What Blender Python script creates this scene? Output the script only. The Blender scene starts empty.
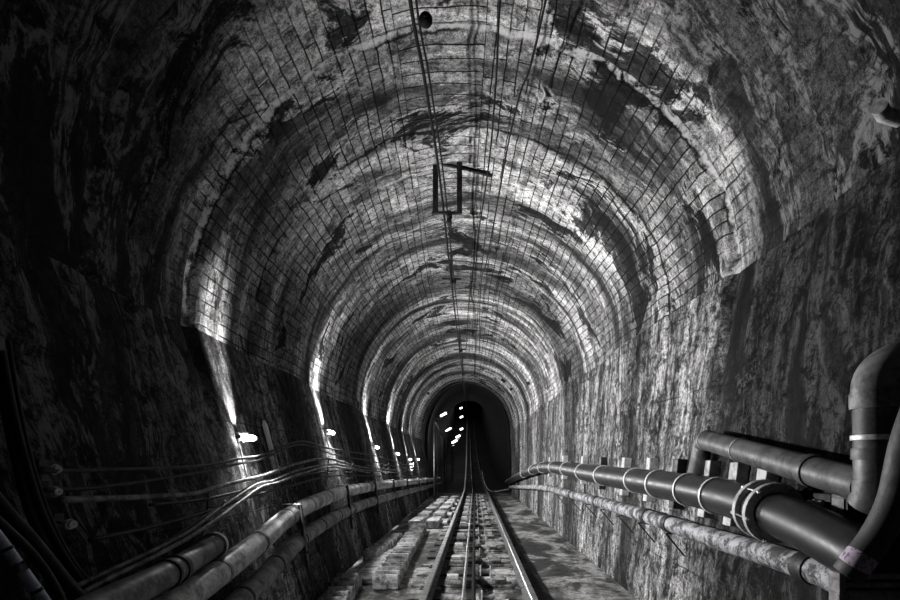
import bpy, bmesh, math, random
from mathutils import Vector, Matrix
random.seed(7)
S = bpy.context.scene
COL = S.collection
PI = math.pi
F = 520.0; EYE = 1.33; VX = 475.0; VY = 463.0

# ------------------------------------------------------------------ layout curves
def interp(t, pts):
    if t <= pts[0][0]: return pts[0][1]
    for (a, va), (b, vb) in zip(pts, pts[1:]):
        if t <= b: return va + (vb-va)*(t-a)/(b-a)
    return pts[-1][1]
def ctr(d): return interp(d, [(0,-.06),(2,-.08),(4.3,-.12),(10,-.30),(16,-.37),(23,-.42)])
def crown(d): return interp(d, [(0,4.83),(10,4.83),(22,5.05),(28,5.5)])
def ztrack(d): return 0.0 if d <= 25 else .00757*(d-25)**1.717
def xtrack(d): return .035 if d <= 26 else .035-.013*(d-26)
ZSL, ZSR = 2.45, 2.88
def wall_l(d, z):
    t = (z+.15)/2.6
    return ctr(d)-1.55-.65*t+(vault_pt(d, PI).x-ctr(d)+2.2)*t*t
def wall_r(d, z):
    t = (z+.15)/3.03
    return 1.76*(1-t)+(ctr(d)+2.2)*t+(vault_pt(d, 0).x-ctr(d)-2.2)*t*t
def on_wall(px, py, side, gap):
    """point on the wall line of sight (px,py), gap metres proud of the left/right wall"""
    d = 5.0
    for _ in range(60):
        z = EYE-(py-VY)*d/F
        x = wall_l(d, z)+gap if side == 'l' else wall_r(d, z)-gap
        nd = x*F/(px-VX)
        d = .5*d+.5*max(.5, min(60, nd))
    z = EYE-(py-VY)*d/F
    return Vector(((px-VX)*d/F, d, z))
def at(px, py, d): return Vector(((px-VX)*d/F, d, EYE-(py-VY)*d/F))

# ------------------------------------------------------------------ node helper
class NT:
    def __init__(s, m):
        m.use_nodes = True; s.t = m.node_tree; s.n = s.t.nodes; s.l = s.t.links
        s.n.clear()
        s.out = s.n.new('ShaderNodeOutputMaterial')
    def new(s, typ, **kw):
        n = s.n.new(typ)
        for k, v in kw.items(): setattr(n, k, v)
        return n
    def put(s, sock, v):
        if hasattr(v, 'is_output'): s.l.new(v, sock)
        else: sock.default_value = v
    def math(s, op, a, b=0.0, c=0.0, clamp=False):
        n = s.new('ShaderNodeMath', operation=op, use_clamp=clamp)
        s.put(n.inputs[0], a); s.put(n.inputs[1], b); s.put(n.inputs[2], c)
        return n.outputs[0]
    def vec(s, x, y, z=0.0):
        n = s.new('ShaderNodeCombineXYZ'); s.put(n.inputs[0], x); s.put(n.inputs[1], y); s.put(n.inputs[2], z)
        return n.outputs[0]
    def noise(s, v, scale, detail=4.0, rough=.55, dist=0.0):
        n = s.new('ShaderNodeTexNoise'); s.put(n.inputs['Vector'], v); s.put(n.inputs['Scale'], scale)
        n.inputs['Detail'].default_value = detail; n.inputs['Roughness'].default_value = rough
        n.inputs['Distortion'].default_value = dist
        return n.outputs[0]
    def ramp(s, f, a, b, lo=0.0, hi=1.0, smooth=True):
        n = s.new('ShaderNodeMapRange'); n.interpolation_type = 'SMOOTHSTEP' if smooth else 'LINEAR'
        s.put(n.inputs[0], f); s.put(n.inputs[1], a); s.put(n.inputs[2], b); s.put(n.inputs[3], lo); s.put(n.inputs[4], hi)
        return n.outputs[0]
    def mix(s, f, a, b):
        n = s.new('ShaderNodeMix', data_type='FLOAT')
        s.put(n.inputs[0], f); s.put(n.inputs[2], a); s.put(n.inputs[3], b)
        return n.outputs[0]
    def grey(s, v, tint=(1, 1, 1)):
        n = s.new('ShaderNodeCombineColor')
        for i in range(3): s.put(n.inputs[i], s.math('MULTIPLY', v, tint[i]))
        return n.outputs[0]
    def bsdf(s, color, rough=.8, metal=0.0, height=None, bump=.3, dist=.02, spec=.5):
        b = s.new('ShaderNodeBsdfPrincipled')
        s.put(b.inputs['Base Color'], color); s.put(b.inputs['Roughness'], rough); s.put(b.inputs['Metallic'], metal)
        b.inputs['Specular IOR Level'].default_value = spec
        if height is not None:
            k = s.new('ShaderNodeBump'); k.inputs['Strength'].default_value = bump; k.inputs['Distance'].default_value = dist
            s.put(k.inputs['Height'], height); s.l.new(k.outputs[0], b.inputs['Normal'])
        s.l.new(b.outputs[0], s.out.inputs[0])

def grime(name, light, dark, rough=.55, metal=0.0, scale=6.0, bias=.5, tint=(1,1,1), bump=.25, stretch=(1,1,1), spec=.5, width=.18):
    m = bpy.data.materials.new(name); t = NT(m)
    co = t.new('ShaderNodeTexCoord').outputs['Object']
    mp = t.new('ShaderNodeMapping'); t.l.new(co, mp.inputs[0]); mp.inputs['Scale'].default_value = stretch
    n1 = t.noise(mp.outputs[0], scale, 6, .65, .4); n2 = t.noise(mp.outputs[0], scale*7, 3, .6)
    f = t.ramp(t.math('ADD', n1, t.math('MULTIPLY', t.math('SUBTRACT', n2, .5), .35)), bias-width, bias+width)
    v = t.mix(f, dark, light)
    t.bsdf(t.grey(v, tint), t.mix(f, min(1, rough+.15), rough), metal, t.math('ADD', n1, t.math('MULTIPLY', n2, .4)), bump, .01, spec)
    return m

M = {}
M['pvc'] = grime('grey pipe plastic', .55, .07, .36, 0, 5, .47, bump=.1)
M['pvc_dark'] = grime('dim pipe plastic', .24, .03, .45, 0, 5, .5, bump=.1)
M['black_pipe'] = grime('black pipe', .014, .006, .34, 0, 4, .5, bump=.06)
M['slate_pipe'] = grime('slate pipe', .10, .02, .42, 0, 7, .5, bump=.1)
M['lagging'] = grime('peeling pipe wrap', .32, .03, .6, 0, 9, .51, bump=.6, width=.09, tint=(1,.98,1.03))
M['ring'] = grime('pale band', .75, .35, .4, .3, 9, .42, bump=.05)
M['steel'] = grime('worn steel', .62, .25, .28, 1, 9, .45, bump=.05)
M['steel_dull'] = grime('dull steel', .9, .6, .5, 1, 9, .5, bump=.05)
M['hanger'] = grime('tarred iron', .03, .01, .8, 0, 12, .5, bump=.2, spec=.1)
M['post'] = grime('post paint', .07, .02, .9, 0, 9, .5, bump=.05, spec=.1)
M['rust'] = grime('rusty steel', .13, .03, .6, .4, 12, .5, bump=.3)
M['iron'] = grime('dark iron', .05, .015, .5, .5, 12, .5, bump=.2)
M['rope'] = grime('greased rope', .012, .006, .85, 0, 30, .5, bump=.3, spec=.08)
M['cable'] = grime('cable sheath', .018, .006, .5, 0, 14, .5, bump=.05, spec=.3)
M['cable_pale'] = grime('pale cable sheath', .22, .03, .55, 0, 10, .5, bump=.05, spec=.3)
M['galv'] = grime('galvanised plate', .50, .15, .5, 0, 12, .48, bump=.1)
M['pad'] = grime('pad mortar', .48, .2, .85, 0, 15, .45, bump=.2)
M['wood'] = grime('old board', .60, .30, .8, 0, 9, .48, bump=.3, stretch=(1,1,.15))
M['step'] = grime('step concrete', .56, .08, .85, 0, 7, .5, bump=.5)
M['sleeper'] = M['floor_course'] = None
M['box'] = grime('box paint', .30, .10, .6, .1, 9, .5, bump=.15, tint=(1.04,.97,1.0))
M['hose'] = grime('hose rubber', .06, .03, .55, 0, 18, .5, bump=.1)
M['bluish'] = grime('blue grey tube', .60, .3, .45, 0, 10, .42, bump=.05, tint=(.88,.94,1.15))
M['wire'] = grime('overhead wire', .010, .005, .7, 0, 20, .5, bump=.05, spec=.1)
M['porcelain'] = grime('insulator glaze', .8, .3, .25, 0, 10, .4, bump=.02)

def emit(name, v, tint=(1,1,1)):
    m = bpy.data.materials.new(name); t = NT(m)
    e = t.new('ShaderNodeEmission'); e.inputs[0].default_value = (*tint, 1); e.inputs[1].default_value = v
    t.l.new(e.outputs[0], t.out.inputs[0]); return m
M['tube'] = emit('lamp glow', 26.0)
M['tube_far'] = emit('far lamp glow', 5.0)

def tag_mat():
    m = bpy.data.materials.new('printed tag'); t = NT(m)
    co = t.new('ShaderNodeTexCoord').outputs['Object']
    n = t.noise(co, 60, 3, .7)
    f = t.ramp(n, .5, .6)
    t.bsdf(t.grey(t.mix(f, .55, .16), (1.0,.80,1.02)), .6)
    return m
M['tag'] = tag_mat()

SCR = 2.9914
SHADE_BANDS = ((6.35,.34),(9.95,.55),(14.1,.5),(17.5,.4),(20.9,.4))
def lining(kind, gain=1.0):
    m = bpy.data.materials.new('lining '+kind); t = NT(m)
    wall = kind.startswith('wall')
    uv = t.new('ShaderNodeUVMap', uv_map='UVMap').outputs[0]
    sep = t.new('ShaderNodeSeparateXYZ'); t.l.new(uv, sep.inputs[0]); s, y = sep.outputs[0], sep.outputs[1]
    co = t.new('ShaderNodeTexCoord').outputs['Object']
    so = t.new('ShaderNodeSeparateXYZ'); t.l.new(co, so.inputs[0]); oz = so.outputs[2]
    wob = t.math('MULTIPLY', t.math('SUBTRACT', t.noise(co, 1.6, 3), .5), .05)
    wob2 = t.math('MULTIPLY', t.math('SUBTRACT', t.noise(co, 7, 3), .5), .016)
    wob = t.math('ADD', wob, wob2)
    if kind == 'haunch':
        bv = t.vec(y, t.math('ADD', s, wob)); bw, bh = .47, .108
    elif kind == 'crown':
        bv = t.vec(t.math('SUBTRACT', s, SCR), t.math('ADD', y, wob)); bw, bh = .7242, .15
    else:
        bv = t.vec(y, t.math('ADD', s, wob)); bw, bh = 1.3, .78
    b = t.new('ShaderNodeTexBrick', offset=.5 if kind != 'crown' else 0.0)
    t.l.new(bv, b.inputs['Vector'])
    for k, v in (('Scale',1.0),('Mortar Size',.008 if not wall else .006),('Mortar Smooth',.35),('Bias',0.0),('Brick Width',bw),('Row Height',bh)):
        b.inputs[k].default_value = v
    b.inputs['Color1'].default_value = (.55,.55,.55,1); b.inputs['Color2'].default_value = (1,1,1,1); b.inputs['Mortar'].default_value = (.8,.8,.8,1)
    mort = b.outputs['Fac']
    joint = t.math('MULTIPLY', mort, t.ramp(t.noise(co, 2.6, 5, .7), *((.36, .50) if kind != 'crown' else (.26, .42))))
    # seepage streaks running down the lining, in several widths, each bent a little
    bend = t.math('MULTIPLY', t.math('SUBTRACT', t.noise(t.vec(t.math('MULTIPLY', s, 1.1), t.math('MULTIPLY', y, .9), 2), 1, 3), .5), .45)
    yb = t.math('ADD', y, bend)
    st1 = t.noise(t.vec(t.math('MULTIPLY', s, .38), t.math('MULTIPLY', yb, 2.0), 3.1), 1.0, 7, .68, .7)
    st2 = t.noise(t.vec(t.math('MULTIPLY', s, 1.3), t.math('MULTIPLY', yb, 8.0), 7.7), 1.0, 9, .74, .15)
    pat = t.noise(t.vec(t.math('MULTIPLY', s, .75), t.math('MULTIPLY', yb, 1.25), 11), .95, 9, .72, .8)
    fine = t.math('ADD', t.math('MULTIPLY', t.noise(co, 26, 6, .8), .55), t.math('MULTIPLY', t.noise(co, 95, 3, .8), .45))
    mid = t.noise(co, 7.5, 8, .78, .5)
    ringv = t.noise(t.vec(t.math('MULTIPLY', s, .05), t.math('MULTIPLY', y, 1.0), 5.3), 1.05, 5, .62, .2)
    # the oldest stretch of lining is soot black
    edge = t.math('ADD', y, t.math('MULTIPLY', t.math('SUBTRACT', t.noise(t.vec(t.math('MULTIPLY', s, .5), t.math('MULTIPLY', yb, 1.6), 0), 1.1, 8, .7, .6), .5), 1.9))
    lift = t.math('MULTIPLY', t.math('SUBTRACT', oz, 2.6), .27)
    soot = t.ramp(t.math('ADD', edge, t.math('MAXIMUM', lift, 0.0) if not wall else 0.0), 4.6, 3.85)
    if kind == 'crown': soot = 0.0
    joint = t.math('MULTIPLY', joint, t.mix(soot, 1.0, .3))
    if wall:
        base = t.mix(t.ramp(st1, .36, .62), .04, .36)
        base = t.math('MULTIPLY', base, t.ramp(st2, .36, .60, .12, 1.25))
        base = t.math('MULTIPLY', base, t.ramp(mid, .40, .55, .12, 1.35))
        base = t.mix(t.ramp(pat, .56, .64), base, t.math('MULTIPLY', base, .16))
        eff = t.math('MULTIPLY', t.ramp(st2, .58, .66), t.ramp(st1, .45, .6))
        base = t.mix(t.math('MULTIPLY', eff, .7), base, .46)
    else:
        base = t.math('MULTIPLY', b.outputs['Color'], t.mix(t.ramp(ringv, .38, .58), .17, .62))
        base = t.math('MULTIPLY', base, t.ramp(st1, .37, .60, .11, 1.15))
        base = t.math('MULTIPLY', base, t.ramp(st2, .34, .54, .35, 1.1))
        base = t.math('MULTIPLY', base, t.ramp(mid, .36, .54, .25, 1.2))
        base = t.mix(t.ramp(pat, .55, .59), base, t.math('MULTIPLY', base, .08))
        eff = t.math('MULTIPLY', t.ramp(pat, .52, .545), t.ramp(pat, .55, .57, 1, 0))
        base = t.mix(t.math('MULTIPLY', eff, t.ramp(st1, .4, .55, 0, .55)), base, .60)
    base = t.math('MULTIPLY', base, t.ramp(fine, .40, .58, *((.10, 1.5) if wall else (.25, 1.38))))
    base = t.math('MULTIPLY', base, t.mix(joint, 1.0, .06 if not wall else .3))
    # broad ragged bands: the shade between lamps, painted into the lining colour
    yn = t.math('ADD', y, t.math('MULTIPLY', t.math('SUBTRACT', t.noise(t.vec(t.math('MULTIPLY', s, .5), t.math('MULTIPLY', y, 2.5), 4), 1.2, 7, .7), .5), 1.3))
    shade_bnd = 0.0
    for yc, hw in SHADE_BANDS:
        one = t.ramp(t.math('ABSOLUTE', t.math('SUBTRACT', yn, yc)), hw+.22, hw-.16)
        if yc < 7: one = t.math('MULTIPLY', one, t.ramp(t.math('ADD', oz, t.math('MULTIPLY', pat, .8)), 4.3, 3.5))   # this painted shade stays below the crown
        shade_bnd = t.math('MAXIMUM', shade_bnd, one)
    base = t.math('MULTIPLY', base, t.mix(shade_bnd, 1.0, .26))
    # a seam at each cast ring, stained by seepage
    sw = t.math('ADD', y, t.math('MULTIPLY', t.math('SUBTRACT', t.noise(co, 2.2, 5, .65), .5), .16))
    fr = t.math('ABSOLUTE', t.math('SUBTRACT', t.math('FRACT', t.math('DIVIDE', t.math('SUBTRACT', sw, 4.27), 1.18)), .5))
    seam = t.math('MULTIPLY', t.ramp(fr, .484, .493), t.ramp(t.noise(co, 1.3, 3), .38, .52))
    if not wall: base = t.math('MULTIPLY', base, t.mix(seam, 1.0, .12))
    rim = t.math('MULTIPLY', t.ramp(t.math('ABSOLUTE', t.math('SUBTRACT', sw, 4.25)), .024, .010), t.ramp(mid, .4, .55))
    if not wall: base = t.mix(t.math('MULTIPLY', rim, .75), base, .62)
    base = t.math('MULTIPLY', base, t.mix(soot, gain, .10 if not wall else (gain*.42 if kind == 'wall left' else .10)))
    # pale drip lines of lime across the sooty stretch
    lime = t.math('MULTIPLY', t.ramp(t.math('ABSOLUTE', t.math('SUBTRACT', st1, .5)), .030, .006), t.ramp(mid, .42, .56))
    lime2 = t.math('MULTIPLY', t.ramp(pat, .60, .66), t.ramp(fine, .48, .58))
    base = t.mix(t.math('MULTIPLY', soot, t.math('MAXIMUM', t.math('MULTIPLY', lime, .65 if kind != 'wall right' else .15), t.math('MULTIPLY', lime2, .4))), base, .22)
    h = t.math('ADD', t.math('MULTIPLY', joint, -.8), t.math('ADD', t.math('MULTIPLY', fine, .25), t.math('MULTIPLY', mid, .8)))
    h = t.math('ADD', h, t.math('MULTIPLY', st2, .4))
    t.bsdf(t.grey(base, (1,.985,.985)), t.ramp(st1, .35, .6, .7, .95), 0, h, .6, .03, .10)
    return m
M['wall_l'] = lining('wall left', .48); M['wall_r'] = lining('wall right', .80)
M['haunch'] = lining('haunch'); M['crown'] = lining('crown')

def floor_mat():
    m = bpy.data.materials.new('trackbed'); t = NT(m)
    co = t.new('ShaderNodeTexCoord').outputs['Object']
    sep = t.new('ShaderNodeSeparateXYZ'); t.l.new(co, sep.inputs[0]); x, y = sep.outputs[0], sep.outputs[1]
    pat = t.noise(t.vec(t.math('MULTIPLY', x, 1.3), t.math('MULTIPLY', y, .7)), 1.2, 7, .68, .6)
    mid = t.noise(co, 9, 6, .72, .4); fine = t.noise(co, 55, 4, .7)
    fr = t.math('FRACT', t.math('ADD', t.math('DIVIDE', y, .31), t.math('MULTIPLY', t.noise(co, 2.5, 4), .5)))
    crs = t.ramp(fr, .86, .97)
    base = t.mix(t.ramp(pat, .42, .60), .035, .33)
    base = t.math('MULTIPLY', base, t.ramp(mid, .32, .6, .35, 1.2))
    base = t.math('MULTIPLY', base, t.ramp(fine, .3, .6, .55, 1.15))
    base = t.math('MULTIPLY', base, t.mix(t.math('MULTIPLY', crs, t.ramp(x, 1.2, .6)), 1, .4))
    rail_shade = t.ramp(t.math('ABSOLUTE', t.math('SUBTRACT', x, .70)), .13, .06); shade_grease = t.math('MAXIMUM', t.ramp(t.math('ABSOLUTE', t.math('SUBTRACT', x, -.42)), .10, .05), t.ramp(t.math('ABSOLUTE', t.math('SUBTRACT', x, -.055)), .075, .03))  # rail shadows painted as dark strips, plus the greasy channel at the centre
    base = t.math('MULTIPLY', base, t.mix(t.math('MULTIPLY', t.math('MAXIMUM', rail_shade, shade_grease), t.ramp(y, 27, 24)), 1, .10))
    h = t.math('ADD', t.math('ADD', mid, t.math('MULTIPLY', fine, .3)), t.math('MULTIPLY', crs, -.6))
    t.bsdf(t.grey(base, (1,.985,.97)), t.ramp(pat, .4, .6, .6, .95), 0, h, .8, .03, .15)
    return m
M['floor'] = floor_mat()
M['sleeper'] = M['floor']
M['far'] = grime('far lining soot', .012, .004, .8, 0, 1.2, .5, bump=.5)  # tunnel gloom put into the colour, so its lamps leave the walls dark

# ------------------------------------------------------------------ mesh helpers
def obj(name, bm, mat, parent=None, smooth=False, label=None):
    me = bpy.data.meshes.new(name)
    bmesh.ops.recalc_face_normals(bm, faces=bm.faces[:])
    bm.to_mesh(me); bm.free()
    if smooth:
        me.polygons.foreach_set('use_smooth', [True]*len(me.polygons))
        if smooth == 'auto': me.set_sharp_from_angle(angle=math.radians(40))
    o = bpy.data.objects.new(name, me); COL.objects.link(o)
    for mm in (mat if isinstance(mat, (list, tuple)) else [mat]): me.materials.append(M[mm] if isinstance(mm, str) else mm)
    if parent is not None:
        o.parent = parent
        o.matrix_parent_inverse = Matrix.Translation(parent.location).inverted() if parent.rotation_euler.z == 0 else (Matrix.Translation(parent.location) @ parent.rotation_euler.to_matrix().to_4x4()).inverted()
    if label: o['label'] = label
    return o
def tag(o, label, cat, group=None):
    o['label'] = label; o['category'] = cat
    if group: o['group'] = group
    return o
def thing(name, label, cat, loc=(0,0,0), group=None):
    o = bpy.data.objects.new(name, None); COL.objects.link(o); o.location = loc; o.empty_display_size = .1
    return tag(o, label, cat, group)
def copy_tree(root):
    c = root.copy(); COL.objects.link(c)
    for ch in list(root.children):
        k = ch.copy(); COL.objects.link(k); k.parent = c; k.matrix_parent_inverse = ch.matrix_parent_inverse.copy()
        for g in list(ch.children):
            q = g.copy(); COL.objects.link(q); q.parent = k; q.matrix_parent_inverse = g.matrix_parent_inverse.copy()
    return c
ORD = ['first','second','third','fourth','fifth','sixth','seventh','eighth','ninth','tenth','eleventh','twelfth','thirteenth','fourteenth','fifteenth','sixteenth','seventeenth','eighteenth','nineteenth','twentieth']
TENS = {20:'twenty',30:'thirty',40:'forty'}
def nth(i):
    if i < 20: return ORD[i]
    t, r = divmod(i+1, 10)
    if r == 0: return {2:'twentieth',3:'thirtieth',4:'fortieth'}[t]
    return TENS[t*10]+' '+ORD[r-1]

def box(bm, lo, hi, bev=0.0, mtx=None):
    lo, hi = Vector(lo), Vector(hi)
    r = bmesh.ops.create_cube(bm, size=1.0)
    vs = r['verts']
    for v in vs:
        v.co = Vector((lo[i]+(v.co[i]+.5)*(hi[i]-lo[i]) for i in range(3)))
    if bev > 0:
        es = list({e for v in vs for e in v.link_edges})
        rr = bmesh.ops.bevel(bm, geom=es, offset=bev, segments=2, profile=.6, affect='EDGES')
        vs = list({v for f in rr['faces'] for v in f.verts} | {v for v in vs if v.is_valid})
        # collect whole island
        seen = set(vs); st = list(vs)
        while st:
            v = st.pop()
            for e in v.link_edges:
                w = e.other_vert(v)
                if w not in seen: seen.add(w); st.append(w)
        vs = list(seen)
    if mtx is not None:
        for v in vs: v.co = mtx @ v.co
    return vs
def smooth_path(pts, n=8):
    pts = [Vector(p) for p in pts]
    if len(pts) < 3: 
        return [pts[0].lerp(pts[-1], i/n) for i in range(n+1)]
    out = []
    P = [pts[0]*2-pts[1]]+pts+[pts[-1]*2-pts[-2]]
    for i in range(1, len(P)-2):
        a, b, c, d = P[i-1:i+3]
        for k in range(n):
            t = k/n
            out.append(.5*((2*b)+(c-a)*t+(2*a-5*b+4*c-d)*t*t+(3*b-a-3*c+d)*t**3))
    out.append(pts[-1]); return out
def tube(bm, path, r, seg=12, cap=True, rfun=None):
    rings = []
    n = len(path)
    T = [(path[min(i+1, n-1)]-path[max(i-1, 0)]).normalized() for i in range(n)]
    up = Vector((0,0,1)) if abs(T[0].z) < .9 else Vector((1,0,0))
    N = (up-T[0]*up.dot(T[0])).normalized()
    for i in range(n):
        N = (N-T[i]*N.dot(T[i])).normalized(); B = T[i].cross(N)
        rr = r if rfun is None else rfun(i/(n-1))*r
        rings.append([bm.verts.new(path[i]+N*math.cos(a)*rr+B*math.sin(a)*rr) for a in (2*PI*k/seg for k in range(seg))])
    for a, b in zip(rings, rings[1:]):
        for k in range(seg):
            bm.faces.new((a[k], a[(k+1) % seg], b[(k+1) % seg], b[k]))
    if cap:
        bm.faces.new(rings[0][::-1]); bm.faces.new(rings[-1])
    return rings
def rod(bm, a, b, r, seg=10): tube(bm, [Vector(a), Vector(b)], r, seg)
def sleeve(bm, p, t, r0, r1, w, seg=20):
    """a hollow ring of width w around a pipe: inner radius r0, outer r1"""
    t = t.normalized(); up = Vector((0,0,1)) if abs(t.z) < .9 else Vector((1,0,0))
    n = (up-t*up.dot(t)).normalized(); b = t.cross(n)
    prof = [(-w/2, r0), (-w/2, r1*.985+.0), (-w/2*.6, r1), (w/2*.6, r1), (w/2, r1*.985), (w/2, r0)]
    rr = []
    for k in range(seg):
        a = 2*PI*k/seg; e = n*math.cos(a)+b*math.sin(a)
        rr.append([bm.verts.new(p+t*q+e*h) for q, h in prof])
    for k in range(seg):
        A, B_ = rr[k], rr[(k+1) % seg]
        for i in range(len(prof)):
            j = (i+1) % len(prof)
            bm.faces.new((A[i], A[j], B_[j], B_[i]))
def bar(bm, a, b, w, h, bev=.003, roll=Vector((0,0,1))):
    a, b = Vector(a), Vector(b); t = (b-a); L = t.length; t.normalize()
    n = roll-t*roll.dot(t)
    if n.length < 1e-3: n = Vector((1,0,0))-t*t.x
    n.normalize(); s = t.cross(n)
    m = Matrix((( *t, ), ( *s, ), ( *n, ))).transposed().to_4x4(); m.translation = a
    box(bm, (0,-w/2,-h/2), (L,w/2,h/2), bev, m)
def along(path, y):
    for a, b in zip(path, path[1:]):
        if min(a.y, b.y) <= y <= max(a.y, b.y) and a.y != b.y:
            t = (y-a.y)/(b.y-a.y); return a.lerp(b, t), (b-a).normalized()
    return path[-1].copy(), (path[-1]-path[-2]).normalized()

def rnd3(x, y, z):
    from mathutils import noise
    return noise.noise(Vector((x, y, z)))

# ------------------------------------------------------------------ the tunnel
def structure(o): o['kind'] = 'structure'; return o
Y0, Y1 = -2.2, 25.0
def scallop(d):
    """cast rings: each steps in a little, grooved at the seam; oldest stretch is wider"""
    k = (d-4.27)/1.18; i = math.floor(k); f = k-i
    rs = random.Random(i*31+5).uniform(-.02, .02)
    g = -.018 if (f < .035 or f > .965) else 0
    base = .045 if d < 4.27 else 0
    lamps = [4.99, 8.2, 12.2, 15.9, 19.2, 22.3]
    mid = min(abs(d-l) for l in lamps)
    return base+rs-g+ (.0 if d < 4.27 else -.09*min(1, (mid/1.8))**2)  # inward bulge between lamps, added to cast shadow bands on the rings
def vault_pt(d, th):
    q = scallop(d)
    n = .03*rnd3(d*.9, th*2.2, 1.5)+.012*rnd3(d*4, th*9, 7)
    c = ctr(d); w = 2.2+q+n
    zs = ZSL if math.cos(th) < 0 else ZSR
    # straighter haunches than a plain ellipse
    x = c+w*math.cos(th); z = zs+(crown(d)-zs+q+n)*math.sin(th)
    return Vector((x, d, z))
def build_vault():
    bm = bmesh.new(); uvl = bm.loops.layers.uv.new('UVMap')
    NA = 132
    ths = [PI*k/NA for k in range(NA+1)]
    ys = []
    y = Y0
    while y < Y1: ys.append(y); y += .06 if y > 1.5 else .2
    ys.append(Y1)
    grid = [[bm.verts.new(vault_pt(y, th)) for th in ths] for y in ys]
    sarc = [0]
    ref = [vault_pt(6, th) for th in ths]
    for a, b in zip(ref, ref[1:]): sarc.append(sarc[-1]+(a-b).length)
    # crown strip: X from -.66 to 0 -> the nearest angles
    cr = [k for k in range(NA) if -.68 < .5*(ref[k].x+ref[k+1].x) < .02]
    s0 = sarc[cr[0]]
    for i in range(len(ys)-1):
        for k in range(NA):
            f = bm.faces.new((grid[i][k], grid[i][k+1], grid[i+1][k+1], grid[i+1][k]))
            f.material_index = 1 if k in cr else 0
            f.smooth = True
            off = 0
            for l, (kk, yy) in zip(f.loops, ((k, ys[i]), (k+1, ys[i]), (k+1, ys[i+1]), (k, ys[i+1]))):
                l[uvl].uv = (sarc[kk]-off, yy)
    me = bpy.data.meshes.new('ceiling'); bm.to_mesh(me); bm.free()
    o = bpy.data.objects.new('ceiling', me); COL.objects.link(o)
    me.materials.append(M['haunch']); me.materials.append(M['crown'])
    return structure(o)
build_vault()
def build_wall(side):
    bm = bmesh.new(); uvl = bm.loops.layers.uv.new('UVMap')
    zs = ZSL if side == 'l' else ZSR
    ts = [k/40 for k in range(41)]
    ys = []; y = Y0
    while y < Y1: ys.append(y); y += .07 if y > 1.5 else .2
    ys.append(Y1)
    def P(d, t):
        top = vault_pt(d, PI if side == 'l' else 0.0)
        z = -.15+t*(zs+.15)
        x = wall_l(d, z) if side == 'l' else wall_r(d, z)
        sgn = -1 if side == 'l' else 1
        x += sgn*(.018*rnd3(d*2.2, z*.8, 4)+.008*rnd3(d*9, z*3, 2))*(1-t**6)
        return Vector((x, d, z))
    grid = [[bm.verts.new(P(y, t)) for t in ts] for y in ys]
    for i in range(len(ys)-1):
        for k in range(40):
            f = bm.faces.new((grid[i][k], grid[i][k+1], grid[i+1][k+1], grid[i+1][k])); f.smooth = True
            for l, (kk, yy) in zip(f.loops, ((k, ys[i]), (k+1, ys[i]), (k+1, ys[i+1]), (k, ys[i+1]))):
                l[uvl].uv = (ts[kk]*(zs+.15)+(20 if side == 'l' else 40), yy)
    me = bpy.data.meshes.new('wall'); bm.to_mesh(me); bm.free()
    o = bpy.data.objects.new('wall_left' if side == 'l' else 'wall_right', me); COL.objects.link(o)
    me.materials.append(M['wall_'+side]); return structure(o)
build_wall('l'); build_wall('r')

def build_floor():
    bm = bmesh.new()
    ys = [Y0+.15*i for i in range(int((25-Y0)/.15)+1)]
    y = ys[-1]
    while y < 25.6: y += .3; ys.append(y)
    NX = 44
    rows = []
    for y in ys:
        if y <= 30: xa, xb = wall_l(y, -.15)-.02, wall_r(y, -.15)+.02
        else: xa, xb = xtrack(y)-2.6, xtrack(y)+1.9
        row = []
        for k in range(NX+1):
            x = xa+(xb-xa)*k/NX
            row.append(bm.verts.new((x, y, -.15+ztrack(y)+.012*rnd3(x*3, y*2, 9)*(1 if 0 < k < NX else 0)-.006)))
        rows.append(row)
    for a, b in zip(rows, rows[1:]):
        for k in range(NX): bm.faces.new((a[k], a[k+1], b[k+1], b[k]))
    return structure(obj('floor', bm, 'floor', smooth=True))
build_floor()
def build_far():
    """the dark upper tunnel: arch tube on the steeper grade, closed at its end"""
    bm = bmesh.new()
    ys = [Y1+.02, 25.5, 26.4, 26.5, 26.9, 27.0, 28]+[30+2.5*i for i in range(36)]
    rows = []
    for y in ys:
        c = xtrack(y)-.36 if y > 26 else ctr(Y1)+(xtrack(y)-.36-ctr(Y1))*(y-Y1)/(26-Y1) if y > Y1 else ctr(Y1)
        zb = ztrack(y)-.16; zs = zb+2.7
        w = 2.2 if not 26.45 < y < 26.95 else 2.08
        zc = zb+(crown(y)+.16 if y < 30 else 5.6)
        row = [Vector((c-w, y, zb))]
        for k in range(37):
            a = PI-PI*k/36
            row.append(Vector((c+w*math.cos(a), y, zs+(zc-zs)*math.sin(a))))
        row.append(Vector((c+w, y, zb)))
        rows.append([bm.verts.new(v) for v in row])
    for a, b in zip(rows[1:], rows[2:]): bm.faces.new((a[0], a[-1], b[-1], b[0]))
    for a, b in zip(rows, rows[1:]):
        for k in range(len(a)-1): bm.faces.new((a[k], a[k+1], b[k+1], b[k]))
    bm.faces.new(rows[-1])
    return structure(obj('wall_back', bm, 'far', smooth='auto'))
build_far()

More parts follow.
